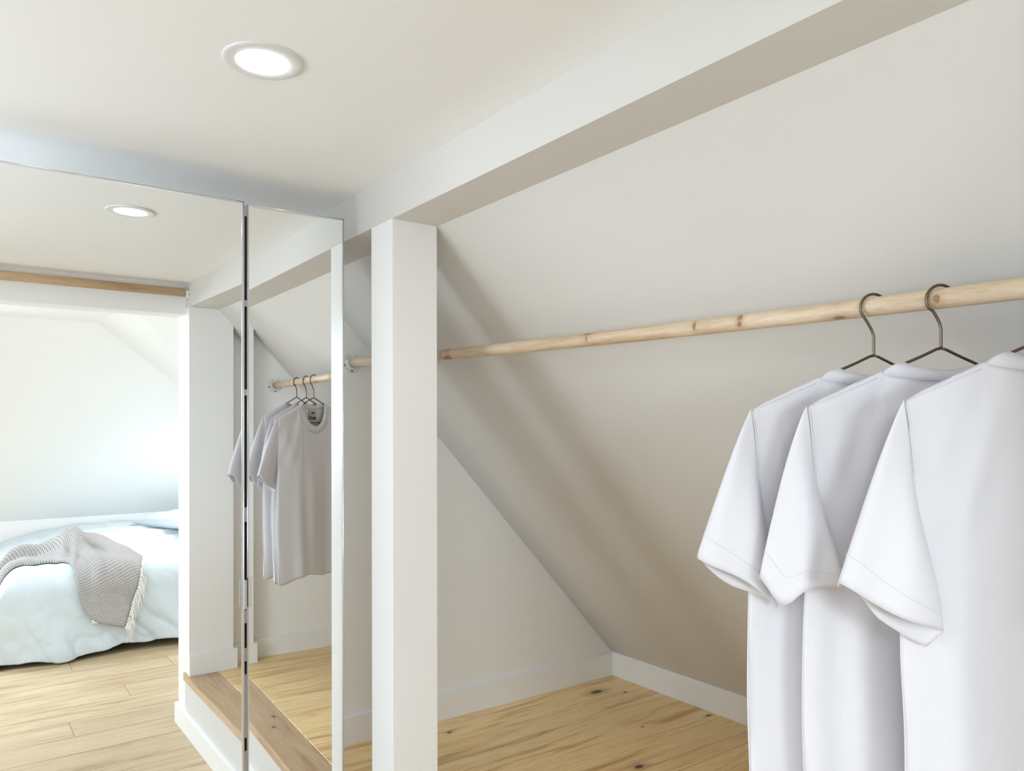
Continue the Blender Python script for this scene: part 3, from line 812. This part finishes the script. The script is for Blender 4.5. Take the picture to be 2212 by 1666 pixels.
for x in (0.72, 3.4):
    for yv in (8.96, 10.7):
        bm = bmesh.new(); add_box(bm, B(x, yv + .08, FL + 0.002), B(x + 0.1, yv, -2.08)); bevel(bm, 0.003, 1)
        hang(from_bm('leg', bm, M['bedwood']), bed)
bm = bmesh.new(); grid = []
NA, NB = 260, 220
for i in range(NA + 1):
    a = -0.60 + (3.2 + 0.60) * i / NA; row = []
    for j in range(NB + 1):
        hem = -0.585 + 0.055 * sm((a - 0.6) / 1.2) + 0.014 * math.sin(a * 7) + 0.01 * math.sin(a * 17)
        b = hem + (2.55 - hem) * j / NB
        row.append(bm.verts.new(B(*duvet_pt(a, b))))
    grid.append(row)
for p, q in zip(grid, grid[1:]):
    for j in range(NB): bm.faces.new((p[j], q[j], q[j+1], p[j+1]))
dv = from_bm('duvet', bm, M['duvet'], None, True)
tag(dv, 'pale blue cotton duvet hanging over the bed to the floor', 'duvet')
m = dv.modifiers.new('thickness', 'SOLIDIFY'); m.thickness = 0.012; m.offset = -1
# pillow
pw = thing('pillow', B(2.42, 9.90, -1.165), 'pale blue pillow lying at the right end of the bed', 'pillow')
bm = bmesh.new(); bmesh.ops.create_grid(bm, x_segments=40, y_segments=30, size=1.0)
top = list(bm.verts)
base_co = [v.co.copy() for v in bm.verts]
faces = list(bm.faces)
low = {v: bm.verts.new(v.co) for v in top}
for f in faces: bm.faces.new([low[v] for v in f.verts][::-1])
for v in top:
    x, y_ = v.co.x, v.co.y
    e_ = (1 - abs(x) ** 2.6) * (1 - abs(y_) ** 2.6); hgt = max(0, e_) ** 0.45
    cx = x * (1 - 0.05 * (1 - abs(y_)) ** 1 * 0 - 0.06 * (1 - y_ * y_) * (abs(x) ** 4)); cy = y_ * (1 - 0.07 * (1 - x * x) * (abs(y_) ** 4))
    wr = 0.03 * noise.noise(Vector((x*3, y_*3, 2)))
    low[v].co = Vector((cy * 0.40 * S, cx * 0.68 * S, (-0.09 * hgt) * S))
    v.co = Vector((cy * 0.40 * S, cx * 0.68 * S, (0.11 * hgt + wr * hgt) * S))
bmesh.ops.remove_doubles(bm, verts=bm.verts, dist=0.0008)
po = from_bm('pillowcase', bm, M['pillow'], pw, True)
pw.rotation_euler = (R(3), R(-4), R(-14))
# throw with fringe
tops = catmull([Vector(p).to_3d() for p in ((.22, .95), (.5, 1.12), (.9, 1.34), (1.22, 1.30), (1.5, .86), (1.66, .34))], 10)
bots = catmull([Vector(p).to_3d() for p in ((.22, .22), (.52, .50), (.80, .56), (1.0, .40), (1.06, .02), (1.16, -.25), (1.45, -.37))], 10)
def along(poly, t):
    ls = [0]
    for a, b in zip(poly, poly[1:]): ls.append(ls[-1] + (b - a).length)
    d = t * ls[-1]
    for k in range(len(poly) - 1):
        if d <= ls[k+1] or k == len(poly) - 2:
            f = (d - ls[k]) / max(1e-9, ls[k+1] - ls[k]); return poly[k].lerp(poly[k+1], f)
def aX(X): return X - BX0 - RB + LB
def throw_pt(l, t, lift=0.0):
    q = along(bots, l).lerp(along(tops, l), t)
    bunch = 1 - 0.85 * sm((l - 0.40) / 0.35)
    warp = t * 11.0 + 5.5 * l + 2.2 * noise.noise(Vector((l * 4, t * 2, 1)))
    ed = math.sin(PI * min(1, max(0, t))) ** 0.5
    fa = max(0.0, math.sin(warp)) ** 0.7
    h = 0.010 + bunch * (0.022 + 0.115 * fa) * ed
    h += (1 - bunch) * (0.5 + 0.5 * ed) * 0.032 * (1 + math.sin(t * 11 - l * 5) + 0.5 * math.sin(t * 5 + 1))
    h += (0.085 * math.exp(-((l - 0.43 - 0.05 * t) / 0.035) ** 2) + 0.055 * math.exp(-((l - 0.53 + 0.04 * t) / 0.03) ** 2)) * ed * (0.35 + 0.65 * sm(t * 1.6))
    X, b = q.x, q.y
    x0, y0, z0 = duvet_pt(aX(X), b)
    f = sm((LB - b) / LB); nrm = Vector((0, -f, 1 - f)).normalized()
    return B(x0 + 0, y0 + nrm.y * (h + lift), z0 + nrm.z * (h + lift))
tw = thing('throw_blanket', B(1.0, 9.2, -1.35), 'grey woven throw with cream fringe draped over the foot of the bed', 'blanket')
NL, NT_ = 150, 60
bm = bmesh.new(); uvl = bm.loops.layers.uv.new('UVMap'); grid = []
for i in range(NL + 1):
    grid.append([(bm.verts.new(throw_pt(i / NL, j / NT_)), (i / NL * 1.35, j / NT_ * 0.55)) for j in range(NT_ + 1)])
for p, q in zip(grid, grid[1:]):
    for j in range(NT_):
        vs = (p[j], q[j], q[j+1], p[j+1]); f = bm.faces.new([v[0] for v in vs])
        for lp, v in zip(f.loops, vs): lp[uvl].uv = v[1]
o = from_bm('woven_cloth', bm, M['throw'], None, True); hang(o, tw)
m = o.modifiers.new('thickness', 'SOLIDIFY'); m.thickness = 0.006; m.offset = 0
bm = bmesh.new()
for k in range(90):
    t = k / 89; p0 = throw_pt(1.0, t)
    L = 0.085 + rnd.uniform(-.015, .03)
    dx = rnd.uniform(-0.02, 0.012); pts = []
    for s_ in range(5):
        f = s_ / 4
        pts.append(p0 + Vector((0.028 * math.sin(f * 2.2) * (1 - t * .2) + dx * f, 0.012 + 0.012 * f + 0.004*math.sin(k + 5*f), -L * f ** 1.15 + 0.004 * math.sin(k * 1.7 + f * 6))))
    add_tube(bm, pts, [0.0022, 0.0027, 0.0026, 0.0022, 0.001], 5)
fo = from_bm('fringe', bm, M['fringe'], None, True); fo['kind'] = 'stuff'; fo['label'] = 'cream yarn fringe'; hang(fo, tw)
tg0 = throw_pt(0.845, 0.0)
bm = bmesh.new(); add_box(bm, tg0 + Vector((-0.006, 0.002, -0.020)), tg0 + Vector((0.032, 0.004, 0.004)))
hang(from_bm('care_tag', bm, M['mattress']), tw)
